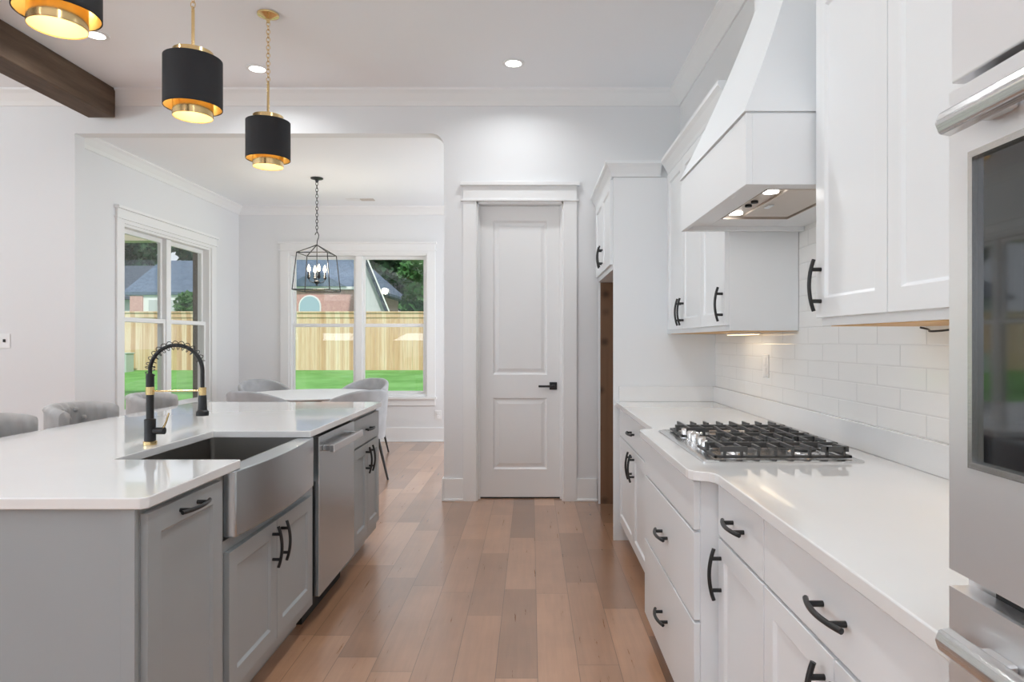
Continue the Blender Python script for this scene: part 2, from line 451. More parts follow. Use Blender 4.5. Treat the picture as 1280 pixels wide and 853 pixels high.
# pantry door
dr = sroot('door_1', ((DX0 + DX1) / 2, YB + .12, 0))
jm = MB().box(DX0, DX0 + .016, YB, YB + .12, 0, DTOP).box(DX1 - .016, DX1, YB, YB + .12, 0, DTOP).box(DX0, DX1, YB, YB + .12, DTOP - .016, DTOP)
jm.box(DX0 + .016, DX0 + .03, YB + .06, YB + .078, 0, DTOP - .016).box(DX1 - .03, DX1 - .016, YB + .06, YB + .078, 0, DTOP - .016)
put('door_jamb', jm, M['trim'], dr)
a0, a1, yd = DX0 + .018, DX1 - .018, YB + .085
zs = [(.242, .836), (1.03, 2.31)]; p0, p1 = -.318, .132
sl = MB().box(a0, p0, yd, yd + .035, .012, DTOP - .018).box(p1, a1, yd, yd + .035, .012, DTOP - .018)
sl.box(p0, p1, yd, yd + .035, .012, zs[0][0]).box(p0, p1, yd, yd + .035, zs[0][1], zs[1][0]).box(p0, p1, yd, yd + .035, zs[1][1], DTOP - .018)
for z0, z1 in zs:
    def rg(y, i): return [(p0 + i, y, z0 + i), (p1 - i, y, z0 + i), (p1 - i, y, z1 - i), (p0 + i, y, z1 - i)]
    vs = rg(yd, 0) + rg(yd + .014, .014) + rg(yd + .014, .026) + rg(yd + .006, .05)
    fs = [(12, 13, 14, 15)] + [(a + i, a + (i + 1) % 4, a + 4 + (i + 1) % 4, a + 4 + i) for a in (0, 4, 8) for i in range(4)]
    sl.add(vs, fs)
put('door_slab', sl, M['trim'], dr)
hn = put('door_handle', MB().box(.152, .215, yd - .012, yd, .905, .968), M['black'], dr, bevel=.004)
put('lever', MB().box(.172, .196, yd - .05, yd - .012, .925, .947).box(.06, .196, yd - .056, yd - .038, .927, .945), M['black'], hn, bevel=.004)
struct('trim_threshold', MB().box(DX0, DX1, YB + .09, YB + .12, 0, .008), M['dark'])  # dark strip painting in the shade gap under the door
def casing_y(x0, x1, zt, z0=0, wdt=.105):
    mb = MB()
    mb.box(x0 - wdt, x0 + .006, YB - .02, YB, z0, zt).box(x1 - .006, x1 + wdt, YB - .02, YB, z0, zt)
    mb.box(x0 - wdt - .018, x1 + wdt + .018, YB - .034, YB, zt, zt + .016)
    mb.box(x0 - wdt, x1 + wdt, YB - .024, YB, zt + .016, zt + .125)
    mb.box(x0 - wdt - .02, x1 + wdt + .02, YB - .05, YB, zt + .125, zt + .155)
    return mb
struct('trim_door_casing', casing_y(DX0, DX1, DTOP), M['trim'], bevel=.002)

# dining windows: each a double unit of two hung sashes
def win(name, axis, a, out, u0, u1, z0, z1, rail, mull):
    """axis 'y': window in a plane y=a..; axis 'x': x=a. out = +1/-1 direction to the outside"""
    def B(mb, p, q, d0, d1, c, e):
        s0, s1 = a + out * d0, a + out * d1
        if axis == 'y': mb.box(p, q, s0, s1, c, e)
        else: mb.box(s0, s1, p, q, c, e)
    um = (u0 + u1) / 2
    root = sroot(name, (um, a, z0) if axis == 'y' else (a, um, z0))
    f = MB(); t = .03
    B(f, u0, u1, .0, .14, z0, z0 + t); B(f, u0, u1, .0, .14, z1 - t, z1); B(f, u0, u0 + t, 0, .14, z0 + t, z1 - t); B(f, u1 - t, u1, 0, .14, z0 + t, z1 - t)
    B(f, um - mull / 2, um + mull / 2, .03, .13, z0 + t, z1 - t)
    put('window_frame', f, M['trim'], root, bevel=.003)
    for p, q in ((u0 + t, um - mull / 2), (um + mull / 2, u1 - t)):
        for (c, e, d0) in ((z0 + t, rail + .022, .045), (rail - .022, z1 - t, .078)):
            sm = MB(); r = .032
            B(sm, p + r, q - r, d0, d0 + .03, c, c + .042); B(sm, p + r, q - r, d0, d0 + .03, e - .042, e)
            B(sm, p, p + r, d0, d0 + .03, c, e); B(sm, q - r, q, d0, d0 + .03, c, e)
            so = put('sash', sm, M['trim'], root)
            g = MB(); B(g, p + r, q - r, d0 + .013, d0 + .017, c + .042, e - .042)
            put('pane', g, M['glass'], so)
    cz = MB(); w_ = .105
    B(cz, u0 - w_, u0 + .004, -.02, 0, z0, z1 + .03); B(cz, u1 - .004, u1 + w_, -.02, 0, z0, z1 + .03)
    B(cz, u0 + .004, u1 - .004, -.02, 0, z1 - .004, z1 + .03)
    B(cz, u0 - w_ - .018, u1 + w_ + .018, -.034, 0, z1 + .03, z1 + .046)
    B(cz, u0 - w_, u1 + w_, -.024, 0, z1 + .046, z1 + .12); B(cz, u0 - w_ - .02, u1 + w_ + .02, -.05, 0, z1 + .12, z1 + .145)
    put('window_casing', cz, M['trim'], root, bevel=.002)
    sl = MB(); B(sl, u0 - w_ - .02, u1 + w_ + .02, -.05, .06, z0 - .03, z0 + .001); B(sl, u0 - w_, u1 + w_, -.018, 0, z0 - .115, z0 - .03)
    put('window_sill', sl, M['trim'], root, bevel=.003)
    return root
win('window_1', 'x', XD, -1, LW[0], LW[1], LW[2], LW[3], 1.515, .085)
win('window_2', 'y', YF, 1, FW[0], FW[1], FW[2], FW[3], 1.515, .085)
for i, h in enumerate(WH):
    f = MB(); t = .06
    for (p, q, c, e) in ((h[0], h[1], h[2], h[2] + t), (h[0], h[1], h[3] - t, h[3]), (h[0], h[0] + t, h[2], h[3]), (h[1] - t, h[1], h[2], h[3]), ((h[0] + h[1]) / 2 - .04, (h[0] + h[1]) / 2 + .04, h[2], h[3])):
        f.box(XL - .10, XL - .04, p, q, c, e)
    struct('window_%d' % (3 + i), f, M['trim'])

f = MB(); t = .09
for (p, q, c, e) in ((6.2, 8.0, .05, .05 + t), (6.2, 8.0, 2.45 - t, 2.45), (6.2, 6.2 + t, .05, 2.45), (8.0 - t, 8.0, .05, 2.45), (7.05, 7.15, .05, 2.45)): f.box(XR + .04, XR + .10, p, q, c, e)
struct('window_6', f, M['trim'])  # unseen patio door frame, added to go with the dining fill lamp
# ------------------------------------------------------------------ outdoors
gm = MB()
gy = [8.78, 11, 14, 17, 20, 26, 60]; gz = [-.25, -.05, .16, .32, .43, .55, .8]
gm.grid([[(x, y, z) for x in (-70, -40, -20, -10, 0, 20)] for y, z in zip(gy, gz)])
struct('lawn', gm, M['grass'], origin=(0, 0, 0))
gm2 = MB().grid([[(x, y, -.25) for x in (-70, -30, -9, XD - .145)] for y in (-12, 0, 8.78)])
struct('lawn_side', gm2, M['grass'], origin=(0, 0, 0))

fr = thing('garden_fence', 'light cedar privacy fence with capped boards standing across the back lawn', 'fence', (-8, 20, .4))
fb = MB(); x = -18.0; k = 0
while x < 2:
    fb.box(x + .003, x + .137, 20.0 + (k % 2) * .004, 20.02 + (k % 2) * .004, .38, 2.10); x += .14; k += 1
put('fence_boards', fb, M['fence'], fr)
put('fence_trim', MB().box(-18, 2, 19.975, 20.0, 2.02, 2.16), M['fence'], fr)
put('fence_cap', MB().box(-18, 2, 19.94, 20.07, 2.16, 2.20), M['fence'], fr)
for i in range(9): put('fence_post', MB().box(-17.9 + i * 2.44, -17.8 + i * 2.44, 20.03, 20.13, .35, 2.15), M['fence'], fr)

pr = thing('porch', 'dark brown porch post carrying a beige beam outside the left window', 'porch', (-6.0, 12, -.2))
put('porch_post', MB().box(-6.08, -5.92, 11.92, 12.08, -.2, 3.10), M['post_brown'], pr, bevel=.01)
put('porch_beam', MB().box(-14, -5.8, 11.88, 12.12, 3.10, 3.42), M['soffit'], pr, bevel=.01)
ub = MB().box(-12.2, -11.72, 19.2, 19.6, .38, .93).box(-12.22, -11.70, 19.18, 19.62, .93, .97)
tag(put('utility_box', ub, M['utility'], bevel=.02), 'pale green utility box on the lawn before the fence', 'utility box')

# neighbouring houses
def hip(mb, x0, x1, y0, y1, ze, zr, inset, ov=.5):
    x0 -= ov; x1 += ov; y0 -= ov; y1 += ov; ym = (y0 + y1) / 2
    v = [(x0, y0, ze), (x1, y0, ze), (x1, y1, ze), (x0, y1, ze), (x0 + inset, ym, zr), (x1 - inset, ym, zr)]
    v += [(p[0], p[1], ze - .15) for p in v[:4]]
    return mb.add(v, [(0, 1, 5, 4), (1, 2, 5), (2, 3, 4, 5), (3, 0, 4), (6, 7, 1, 0), (7, 8, 2, 1), (8, 9, 3, 2), (9, 6, 0, 3), (9, 8, 7, 6)])
h1 = thing('brick_house', 'pink brick house with blue grey roof and arched window beyond the fence', 'house', (-12, 36, .4))
put('house_wall', MB().box(-15, -8.4, 32.6, 42, .4, 3.85), M['brick'], h1)
put('main_roof', hip(MB(), -15, -8.4, 33, 42, 3.98, 7.6, 3.6), M['roof'], h1)
put('front_gable_roof', MB().add([(-12.0, 32.3, 3.98), (-9.0, 32.3, 3.98), (-10.5, 32.3, 4.75), (-10.5, 35.5, 4.75), (-12.0, 34, 3.98), (-9.0, 34, 3.98)], [(0, 1, 2), (0, 2, 3, 4), (1, 5, 3, 2), (0, 4, 5, 1)]), M['roof'], h1)
put('gutter', MB().box(-15.5, -7.9, 32.40, 32.5, 3.84, 3.97), M['house_white'], h1)
aw = [(-11.33, 2.0), (-10.37, 2.0)] + [(-10.85 + .48 * cos(a), 3.02 + .48 * sin(a)) for a in [i * pi / 12 for i in range(13)]]
wf = put('arched_window', MB().prism([(-10.85 + (p + 10.85) * 1.14, z if z < 2.5 else 3.02 + (z - 3.02) * 1.14) for p, z in aw], 'y', 32.54, 32.60), M['house_white'], h1)
put('pane', MB().prism(aw, 'y', 32.51, 32.55), M['house_pane'], wf)
h2 = thing('sided_house', 'pale grey sided house gable with steep white edged roof beyond the fence', 'house', (-7, 29, .4))
put('gable_wall', MB().prism([(-7.55, .4), (-6.30, .4), (-6.30, 2.5), (-7.50, 5.45), (-7.55, 5.45)], 'y', 29, 31.9), M['siding'], h2)
put('gable_roof', MB().prism([(-7.55, 5.46), (-7.55, 5.80), (-6.08, 2.22), (-6.24, 2.20)], 'y', 28.75, 32.1), M['roof_dark'], h2)
put('rake_board', MB().prism([(-7.45, 5.50), (-7.42, 5.58), (-6.05, 2.22), (-6.11, 2.22)], 'y', 28.70, 28.755), M['house_white'], h2)
h2.rotation_euler.z = R(15)
h3 = thing('hip_roof_house', 'neighbouring house with broad blue grey hip roof seen through left window', 'house', (-20, 36, .4))
put('house_wall', MB().box(-20.3, -16.6, 33.72, 37.6, .4, 3.7), M['house_white'], h3)
put('house_roof', hip(MB(), -20.3, -16.6, 34, 37.6, 3.8, 5.65, .75, .4), M['roof'], h3)
put('corner_brick', MB().box(-20.35, -19.7, 33.66, 33.72, .4, 3.6), M['brick'], h3)
put('porch_window', MB().box(-19.4, -17.4, 33.66, 33.72, 2.0, 3.4), M['siding'], h3)
h4 = thing('dark_roof_house', 'dark shingled roof house behind the broad hip roof', 'house', (-25, 46, .4))
put('house_wall', MB().box(-30, -22, 44, 52, .4, 4.2), M['siding'], h4)
put('house_roof', hip(MB(), -30, -22, 44, 52, 4.2, 6.75, 1.0, .6), M['roof_dark'], h4)

def tree(name, label, x, y, z0, h, r, lm, n=5200, group=None, q=.17):
    t = thing(name, label, 'tree', (x, y, z0), group)
    put('trunk', MB().tube([(x, y, z0), (x + .1, y, z0 + h * .35), (x - .05, y + .1, z0 + h * .75)], [.22, .17, .06], 8), M['bark'], t)
    mb = MB(); blobs = []
    for i in range(11):
        a = random.random() * 2 * pi; rr_ = r * .62 * random.random() ** .5
        blobs.append((x + rr_ * cos(a), y + rr_ * sin(a), z0 + h * (.36 + .48 * random.random()), r * (.42 + .25 * random.random())))
    vs = []; fs = []
    for i in range(n):
        bx_, by_, bz_, br = random.choice(blobs)
        u = random.uniform(-1, 1); a = random.random() * 2 * pi; s_ = (1 - u * u) ** .5; k = br * random.uniform(.8, 1.05)
        c = (bx_ + k * s_ * cos(a), by_ + k * s_ * sin(a), bz_ + k * u * .85)
        t1 = [random.uniform(-1, 1) for _ in range(3)]; t2 = [random.uniform(-1, 1) for _ in range(3)]
        b = len(vs)
        for s1, s2 in ((-1, -1), (1, -1), (1, 1), (-1, 1)):
            vs.append(tuple(c[j] + q * (s1 * t1[j] + s2 * t2[j]) for j in range(3)))
        fs.append((b, b + 1, b + 2, b + 3))
    mb.add(vs, fs)
    for (bx_, by_, bz_, br) in blobs:
        mb.lathe([(.02, -br * .68), (br * .5, -br * .5), (br * .72, 0), (br * .5, br * .5), (.02, br * .68)], (bx_, by_, bz_), 10)
    put('crown', mb, lm, t)
    return t
TL = 'trees beyond the back fence'
tree('leafy_tree', 'lighter green leafy tree right of the pale gable', -5.3, 34.4, .5, 6.6, 1.45, M['leaf2'], group=TL)
tree('dark_tree', 'tall dark green tree rising behind the pale gable', -5.0, 40.5, .5, 10, 2.1, M['leaf'], group=TL)
tree('dark_tree', 'dark tree at the right edge beyond the fence', 0.9, 40.5, .5, 10, 2.2, M['leaf'], group=TL)
for i, (tx, ty) in enumerate([(-4.6, 48), (-10.6, 48.5), (-34, 55), (-28, 55.5), (-22, 55), (-16, 55), (-37, 62), (-31, 62), (-25, 62), (-19, 62), (-13, 61)]):
    tree('dark_tree', 'one of the dark trees in rows behind the neighbouring roofs', tx, ty, .5, 11.5, 2.25, M['leaf'], 4200, TL, .2)
tree('garden_shrub', 'bright green bush before the hip roof beyond the fence', -15.0, 29, .5, 3.5, .62, M['leaf2'], 2200, q=.07)

# ------------------------------------------------------------------ cabinet pulls
def pull_mesh():
    mb = MB(); pts = []
    for i in range(17):
        t = -1 + 2 * i / 16; pts.append((.036 - .014 * t * t, 0, .078 * t))
    mb.tube(pts, .0060, 10)
    for s_ in (-1, 1): mb.tube([(0, 0, s_ * .048), (.032, 0, s_ * .048)], .0062, 10)
    return mb
_proto = None
def pull(parent, x, y, z, d, horiz):
    global _proto
    if _proto is None:
        o = put('handle', pull_mesh(), M['black'], parent, smooth=True, local=True); _proto = o
    else:
        o = _proto.copy(); COL.objects.link(o); o.parent = parent
    g = ORG[parent]
    o.location = (x - g[0], y - g[1], z - g[2])
    # local x points away from the front, local z is the bar
    o.rotation_euler = (R(90) if horiz else 0, 0, 0 if d > 0 else pi)
    return o
def door(root, x, d, y0, y1, z0, z1, m, hy=None, hz=None, horiz=False, fr=.058):
    o = put('door', MB().shaker(x, d, y0, y1, z0, z1, .02, fr), m, root, bevel=.0015)
    if hy is not None: pull(o, x + d * .02, hy, hz, d, horiz)
    return o
def drawer(root, x, d, y0, y1, z0, z1, m, handle=True):
    o = put('drawer', MB().box(x, x + d * .02, y0, y1, z0, z1), m, root, bevel=.0025)
    if handle: pull(o, x + d * .02, (y0 + y1) / 2, (z0 + z1) / 2, d, True)
    return o

# ------------------------------------------------------------------ island
IF = -1.005   # cabinet face (fronts add .02)
ip = thing('island_panelling', 'grey panelled back and near end of the kitchen island', 'panel', (-1.45, 3.0, 0))
put('end_panel', MB().box(-1.90, IF, 1.69, 1.70, 0, .884).box(-1.042, IF, 1.683, 1.69, 0, .884), M['grey'], ip, bevel=.001)
put('back_panel', MB().box(-1.90, -1.88, 1.70, 4.30, 0, .884), M['grey'], ip)

tc_ = thing('pullout_cabinet', 'narrow grey island cabinet with one tall door nearest the camera', 'cabinet', (-1.3, 1.92, 0))
put('carcass', MB().box(-1.62, IF, 1.702, 2.158, .10, .884), M['grey'], tc_)
put('toe_kick', MB().box(-1.62, -1.08, 1.702, 2.158, 0, .10), M['grey'], tc_)
door(tc_, IF, 1, 1.706, 2.118, .155, .866, M['grey'], 1.912, .835, True, .062)

sc = thing('sink_cabinet', 'grey two door island cabinet under the farmhouse sink', 'cabinet', (-1.3, 2.56, 0))
put('carcass', MB().box(-1.62, IF, 2.16, 3.05, .10, .655).box(-1.62, IF, 2.16, 2.164, .655, .884).box(-1.62, -1.03, 2.985, 3.05, .655, .884), M['grey'], sc)
put('toe_kick', MB().box(-1.62, -1.08, 2.16, 3.05, 0, .10), M['grey'], sc)
door(sc, IF, 1, 2.155 + .012, 2.571, .155, .617, M['grey'], 2.53, .525)
door(sc, IF, 1, 2.575, 2.985, .155, .617, M['grey'], 2.616, .525)

ec = thing('island_end_cabinet', 'grey island cabinet with drawer over two doors at the dining end', 'cabinet', (-1.3, 4.0, 0))
put('carcass', MB().box(-1.62, IF, 3.69, 4.30, .10, .884), M['grey'], ec)
put('toe_kick', MB().box(-1.62, -1.08, 3.69, 4.30, 0, .10), M['grey'], ec)
drawer(ec, IF, 1, 3.70, 4.292, .705, .862, M['grey'])
door(ec, IF, 1, 3.70, 3.994, .155, .695, M['grey'], 3.955, .60)
door(ec, IF, 1, 3.998, 4.292, .155, .695, M['grey'], 4.037, .60)

def rpoly(pts): return pts
it = MB().prism([(-2.18, 1.672), (-.985, 1.672), (-.971, 1.686), (-.971, 2.22), (-1.395, 2.22), (-1.40, 2.225), (-1.40, 2.915), (-1.395, 2.92), (-.971, 2.92), (-.971, 4.306), (-.985, 4.32), (-2.18, 4.32)], 'z', .8845, .914)
tag(put('island_worktop', it, M['quartz'], bevel=.003), 'long white quartz worktop on the grey island with sink cutout', 'countertop')

# farmhouse sink
sk = thing('farmhouse_sink', 'stainless apron front farmhouse sink set into the island', 'sink', (-1.2, 2.56, .665))
NP = 17; y0, y1 = 2.168, 2.952
ap = [(-1.028, y0), (-.975, y0)] + [(-.966 + .026 * (1 - ((2 * i / (NP - 1)) - 1) ** 2), y0 + .006 + (y1 - y0 - .012) * i / (NP - 1)) for i in range(NP)] + [(-.975, y1), (-1.028, y1)]
put('apron', MB().prism(ap, 'z', .667, .884), M['steel'], sk, bevel=.004, smooth=True)
bx0, bx1, by0, by1, zt, zb = -1.415, -1.030, 2.205, 2.935, .8835, .672
def rrect(x0, x1, y0, y1, r, n=4):
    pts = []
    for cx, cy, a in ((x1 - r, y1 - r, 0), (x0 + r, y1 - r, pi / 2), (x0 + r, y0 + r, pi), (x1 - r, y0 + r, 1.5 * pi)):
        for i in range(n + 1): t = a + pi / 2 * i / n; pts.append((cx + r * cos(t), cy + r * sin(t)))
    return pts
bs = MB()
def lay(pts, z): return [(p[0], p[1], z) for p in pts]
A = rrect(bx0 - .012, bx1, by0 - .012, by1 + .012, .02); B_ = rrect(bx0, bx1 - .0005, by0, by1, .018); C_ = rrect(bx0 + .002, bx1 - .002, by0 + .002, by1 - .002, .018)
D_ = rrect(bx0 + .02, bx1 - .02, by0 + .02, by1 - .02, .02)
bs.grid([lay(A, zb - .01), lay(A, zt), lay(B_, zt), lay(C_, zb + .02), lay(D_, zb)], close_v=True)
nb = len(D_); base = len(bs.v) - nb
bs.f.append(list(range(base, base + nb))); bs.m.append(0)
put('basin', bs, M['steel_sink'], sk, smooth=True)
put('drain', MB().lathe([(.01, 0), (.045, 0), (.045, .004), (.03, .004), (.028, .001), (.01, .001)], (-1.22, 2.57, zb), 24), M['steel_lite'], sk, smooth=True)

# dishwasher
dw = thing('dishwasher', 'stainless dishwasher with bar handle in the island beside the sink', 'dishwasher', (-1.3, 3.375, 0))
put('body', MB().box(-1.60, -1.012, 3.065, 3.685, .10, .880), M['dark'], dw)
put('door_panel', MB().box(-1.012, -.980, 3.072, 3.680, .125, .868), M['steel'], dw, bevel=.004)
put('toe_kick', MB().box(-1.60, -1.06, 3.065, 3.685, 0, .10), M['dark'], dw)
hb = MB().box(-.944, -.922, 3.11, 3.645, .788, .824)
hb.box(-.98, -.93, 3.118, 3.148, .792, .820).box(-.98, -.93, 3.607, 3.637, .792, .820)
put('handle', hb, M['steel_lite'], dw, bevel=.004)

# faucet
fx, fy = -1.455, 2.535
fa = thing('spring_faucet', 'matte black and gold spring pull-down faucet behind the sink', 'faucet', (fx, fy, .9145))
put('base_ring', MB().lathe([(.001, 0), (.024, 0), (.024, .013), (.021, .015), (.001, .015)], (fx, fy, .9145), 28), M['brass'], fa, smooth=True)
put('body', MB().lathe([(.0205, 0), (.0205, .082), (.0185, .084), (.0135, .085), (.0135, .19)], (fx, fy, .929), 28), M['black'], fa, smooth=True)
put('gold_band', MB().lathe([(.0155, 0), (.0155, .03)], (fx, fy, 1.105), 28), M['brass'], fa, smooth=True)
put('collar', MB().lathe([(.0145, 0), (.0145, .048), (.012, .05)], (fx, fy, 1.135), 28), M['black'], fa, smooth=True)
RC = .100; zc = 1.196
hose = [(fx, fy, 1.17 + .042 * i / 4) for i in range(5)] + [(fx + RC - RC * cos(a), fy, zc + RC * sin(a) * .98) for a in [pi * i / 28 for i in range(1, 29)]] + [(fx + 2 * RC, fy, zc - .07 * i / 6) for i in range(1, 7)]
put('hose', MB().tube(hose, .0074, 12), M['black'], fa, smooth=True)
import mathutils
hp = [mathutils.Vector(p) for p in hose[:30]]
L = [0]
for i in range(1, len(hp)): L.append(L[-1] + (hp[i] - hp[i - 1]).length)
co_ = []; turns = 15; ns = turns * 14
for k in range(ns + 1):
    s_ = L[-1] * k / ns; i = 0
    while i < len(L) - 2 and L[i + 1] < s_: i += 1
    f = (s_ - L[i]) / (L[i + 1] - L[i]); c = hp[i].lerp(hp[i + 1], f); tg = (hp[i + 1] - hp[i]).normalized()
    nv = tg.cross(mathutils.Vector((0, 1, 0))); a = 2 * pi * turns * k / ns
    co_.append(c + (nv * cos(a) + mathutils.Vector((0, 1, 0)) * sin(a)) * .0165)
put('spring', MB().tube(co_, .0015, 6), M['black'], fa, smooth=True)
hx = fx + 2 * RC
put('head_band', MB().lathe([(.0135, 0), (.0135, .03)], (hx, fy, 1.103), 24), M['brass'], fa, smooth=True)
put('spray_head', MB().lathe([(.001, 0), (.0225, 0), (.0225, .016), (.0165, .022), (.0145, .075), (.013, .08), (.001, .08)], (hx, fy, 1.025), 24), M['black'], fa, smooth=True)
put('support_arm', MB().tube([(fx, fy, 1.118), (hx, fy, 1.121)], .0032, 8), M['brass'], fa, smooth=True)
put('valve', MB().tube([(fx + .015, fy, .967), (fx + .055, fy, .967)], .0135, 18), M['black'], fa, smooth=True)
put('lever', MB().tube([(fx + .048, fy, .972), (fx + .062, fy - .002, 1.0), (fx + .074, fy - .004, 1.035)], [.004, .0035, .0032], 8), M['brass'], fa, smooth=True)

# ------------------------------------------------------------------ right-hand base run
BX = .597   # carcass face, fronts stand .02 proud
W = M['white']
nc = thing('base_cabinet', 'wide white base cabinet with drawer over doors beside the ovens', 'cabinet', (.9, 1.26, 0))
put('carcass', MB().box(BX, 1.205, .878, 1.6475, .10, .884), W, nc); put('toe_kick', MB().box(BX + .07, 1.205, .878, 1.6475, 0, .10), W, nc)
drawer(nc, BX, -1, .886, 1.645, .712, .868, W)
door(nc, BX, -1, .886, 1.264, .125, .703, W, 1.225, .60); door(nc, BX, -1, 1.268, 1.645, .125, .703, W, 1.307, .60)
n2 = thing('base_cabinet', 'narrow white base cabinet with one drawer over one door next to the cooktop drawers', 'cabinet', (.9, 1.85, 0))
put('carcass', MB().box(BX, 1.205, 1.649, 2.055, .10, .884), W, n2); put('toe_kick', MB().box(BX + .07, 1.205, 1.649, 2.055, 0, .10), W, n2)
drawer(n2, BX, -1, 1.652, 2.048, .712, .868, W)
door(n2, BX, -1, 1.652, 2.048, .125, .703, W, 2.018, .60)
bc = thing('drawer_cabinet', 'white bumped-out base cabinet of three drawers under the gas cooktop', 'cabinet', (.85, 2.5, 0))
put('carcass', MB().box(.526, 1.205, 2.057, 2.972, .08, .884).box(.526, .60, 2.057, 2.075, 0, .08), W, bc)
put('toe_kick', MB().box(.56, 1.205, 2.075, 2.972, 0, .08), W, bc)
drawer(bc, .526, -1, 2.066, 2.962, .722, .872, W, False)
drawer(bc, .526, -1, 2.066, 2.962, .440, .713, W); drawer(bc, .526, -1, 2.066, 2.962, .10, .431, W)
fc = thing('base_cabinet', 'white base cabinet with two doors between cooktop drawers and refrigerator panel', 'cabinet', (.9, 3.67, 0))
put('carcass', MB().box(BX, 1.205, 2.974, 4.357, .10, .884), W, fc); put('toe_kick', MB().box(BX + .07, 1.205, 2.974, 4.357, 0, .10), W, fc)
drawer(fc, BX, -1, 3.19, 4.34, .70, .868, W)
door(fc, BX, -1, 3.19, 3.763, .13, .69, W, 3.72, .595); door(fc, BX, -1, 3.767, 4.34, .13, .69, W, 3.81, .595)

ctp = [(.552, .872), (.552, 1.955), (.548, 1.982), (.535, 2.0), (.512, 2.01), (.494, 2.024), (.483, 2.045), (.481, 2.07), (.481, 2.945), (.486, 2.965), (.50, 2.98), (.53, 2.99), (.545, 3.002), (.552, 3.03), (.552, 4.358), (1.206, 4.358), (1.206, .872)]
ct = thing('right_worktop', 'white quartz worktop with bumped-out front along the tiled wall', 'countertop', (.9, 2.6, .8845))
put('slab', MB().prism(ctp, 'z', .8845, .914), M['quartz'], ct, bevel=.003)
put('upstand', MB().box(1.188, 1.206, .872, 4.358, .9145, 1.012).box(.575, 1.188, 4.338, 4.358, .9145, 1.012), M['quartz'], ct, bevel=.002)

# gas cooktop
cx0, cx1, cy0, cy1 = .557, 1.085, 2.152, 2.912
ck = thing('gas_cooktop', 'stainless five burner gas cooktop with black grates on right worktop', 'cooktop', ((cx0 + cx1) / 2, (cy0 + cy1) / 2, .914))
cm = MB()
cm.grid([lay(rrect(cx0, cx1, cy0, cy1, .012), .9145), lay(rrect(cx0, cx1, cy0, cy1, .012), .9185), lay(rrect(cx0 + .012, cx1 - .012, cy0 + .012, cy1 - .012, .012), .9225), lay(rrect(cx0 + .03, cx1 - .03, cy0 + .03, cy1 - .03, .012), .9195)], close_v=True)
nb = len(rrect(0, 1, 0, 1, .1)); cm.f.append(list(range(len(cm.v) - nb, len(cm.v)))); cm.m.append(0)
put('cooktop_plate', cm, M['steel_lite'], ck, smooth=True)
gx0, gx1 = cx0 + .045, cx1 - .03
ZR, ZG = .9245, .951
secs = [(cy0 + .03, cy0 + .255, gx0), (cy0 + .265, cy0 + .495, gx0 + .105), (cy0 + .505, cy1 - .03, gx0)]
for si, (a, b, g0) in enumerate(secs):
    gm = MB(); hw = .0045
    gm.box(g0, gx1, a, a + .011, ZR, ZR + .009).box(g0, gx1, b - .011, b, ZR, ZR + .009)
    gm.box(g0, g0 + .011, a, b, ZR, ZR + .009).box(gx1 - .011, gx1, a, b, ZR, ZR + .009)
    nb_ = 8 if g0 < .61 else 6
    for i in range(nb_):
        x = g0 + .035 + (gx1 - g0 - .06) * i / (nb_ - 1)
        full = i % 4 == 0 or i in (4,)
        ln = (b - a) * (.36 if i % 2 else .30)
        for (p, q) in ([(a, b)] if full else [(a, a + ln), (b - ln, b)]):
            gm.box(x - hw, x + hw, p, q, ZG, ZG + .012)
        gm.box(x - hw, x + hw, a, a + .012, ZR, ZG).box(x - hw, x + hw, b - .012, b, ZR, ZG)
    mid = (a + b) / 2
    gm.box(g0, gx1, mid - .005, mid + .005, ZG - .002, ZG + .010)
    for xx in (g0, gx1 - .011): gm.box(xx, xx + .011, mid - .012, mid + .012, ZR, ZG + .010)
    gm.box(g0 + .02, g0 + .11, a - .0005, a + .009, ZG - .006, ZG + .012).box(gx1 - .10, gx1 - .01, a, a + .009, ZG - .006, ZG + .012)
    put('grate', gm, M['iron'], ck, bevel=.0012, seg=1)
for (bx_, by_, br) in ((.70, cy0 + .14, .036), (.94, cy0 + .14, .045), (.86, cy0 + .38, .058), (.70, cy1 - .14, .036), (.94, cy1 - .14, .045)):
    bo = put('burner', MB().lathe([(.005, 0), (br * 1.25, 0), (br * 1.2, .008), (br, .014), (.005, .014)], (bx_, by_, .9196), 28), M['steel_lite'], ck, smooth=True)
    put('burner_cap', MB().lathe([(.004, .014), (br * .9, .014), (br * .92, .02), (br * .75, .025), (.004, .026)], (bx_, by_, .9196), 28), M['iron'], bo, smooth=True)
for i in range(5):
    put('knob', MB().lathe([(.003, 0), (.0225, 0), (.0225, .006), (.0185, .009), (.0175, .034), (.015, .037), (.003, .037)], (.625 + (.006 if i % 2 else 0), cy0 + .225 + i * .077, .9196), 24), M['steel_lite'], ck, smooth=True)

# ------------------------------------------------------------------ refrigerator surround
fz = 2.387
rs = thing('refrigerator_cabinet', 'white tall refrigerator surround with high cabinet beside the pantry door', 'cabinet', (.87, 4.87, 0))
put('side_panel', MB().box(.54, 1.216, 4.36, 4.38, 0, fz), W, rs, bevel=.0015)
fp = MB().box(.54, .556, 5.335, 5.355, 0, 1.781); put('far_panel_edge', fp, W, rs)
put('far_panel', MB().box(.556, 1.216, 5.337, 5.353, 0, 1.781), M['ply'], rs)
put('upper_carcass', MB().box(.54, 1.216, 4.3815, 5.355, 1.783, fz), W, rs, bevel=.001)
door(rs, .54, -1, 4.388, 4.866, 1.815, 2.375, W, 4.835, 1.925); door(rs, .54, -1, 4.870, 5.348, 1.815, 2.375, W, 4.905, 1.925)
cp = [(0, 0), (.012, 0), (.018, .02), (.04, .06), (.055, .078), (.055, .098), (0, .098)]
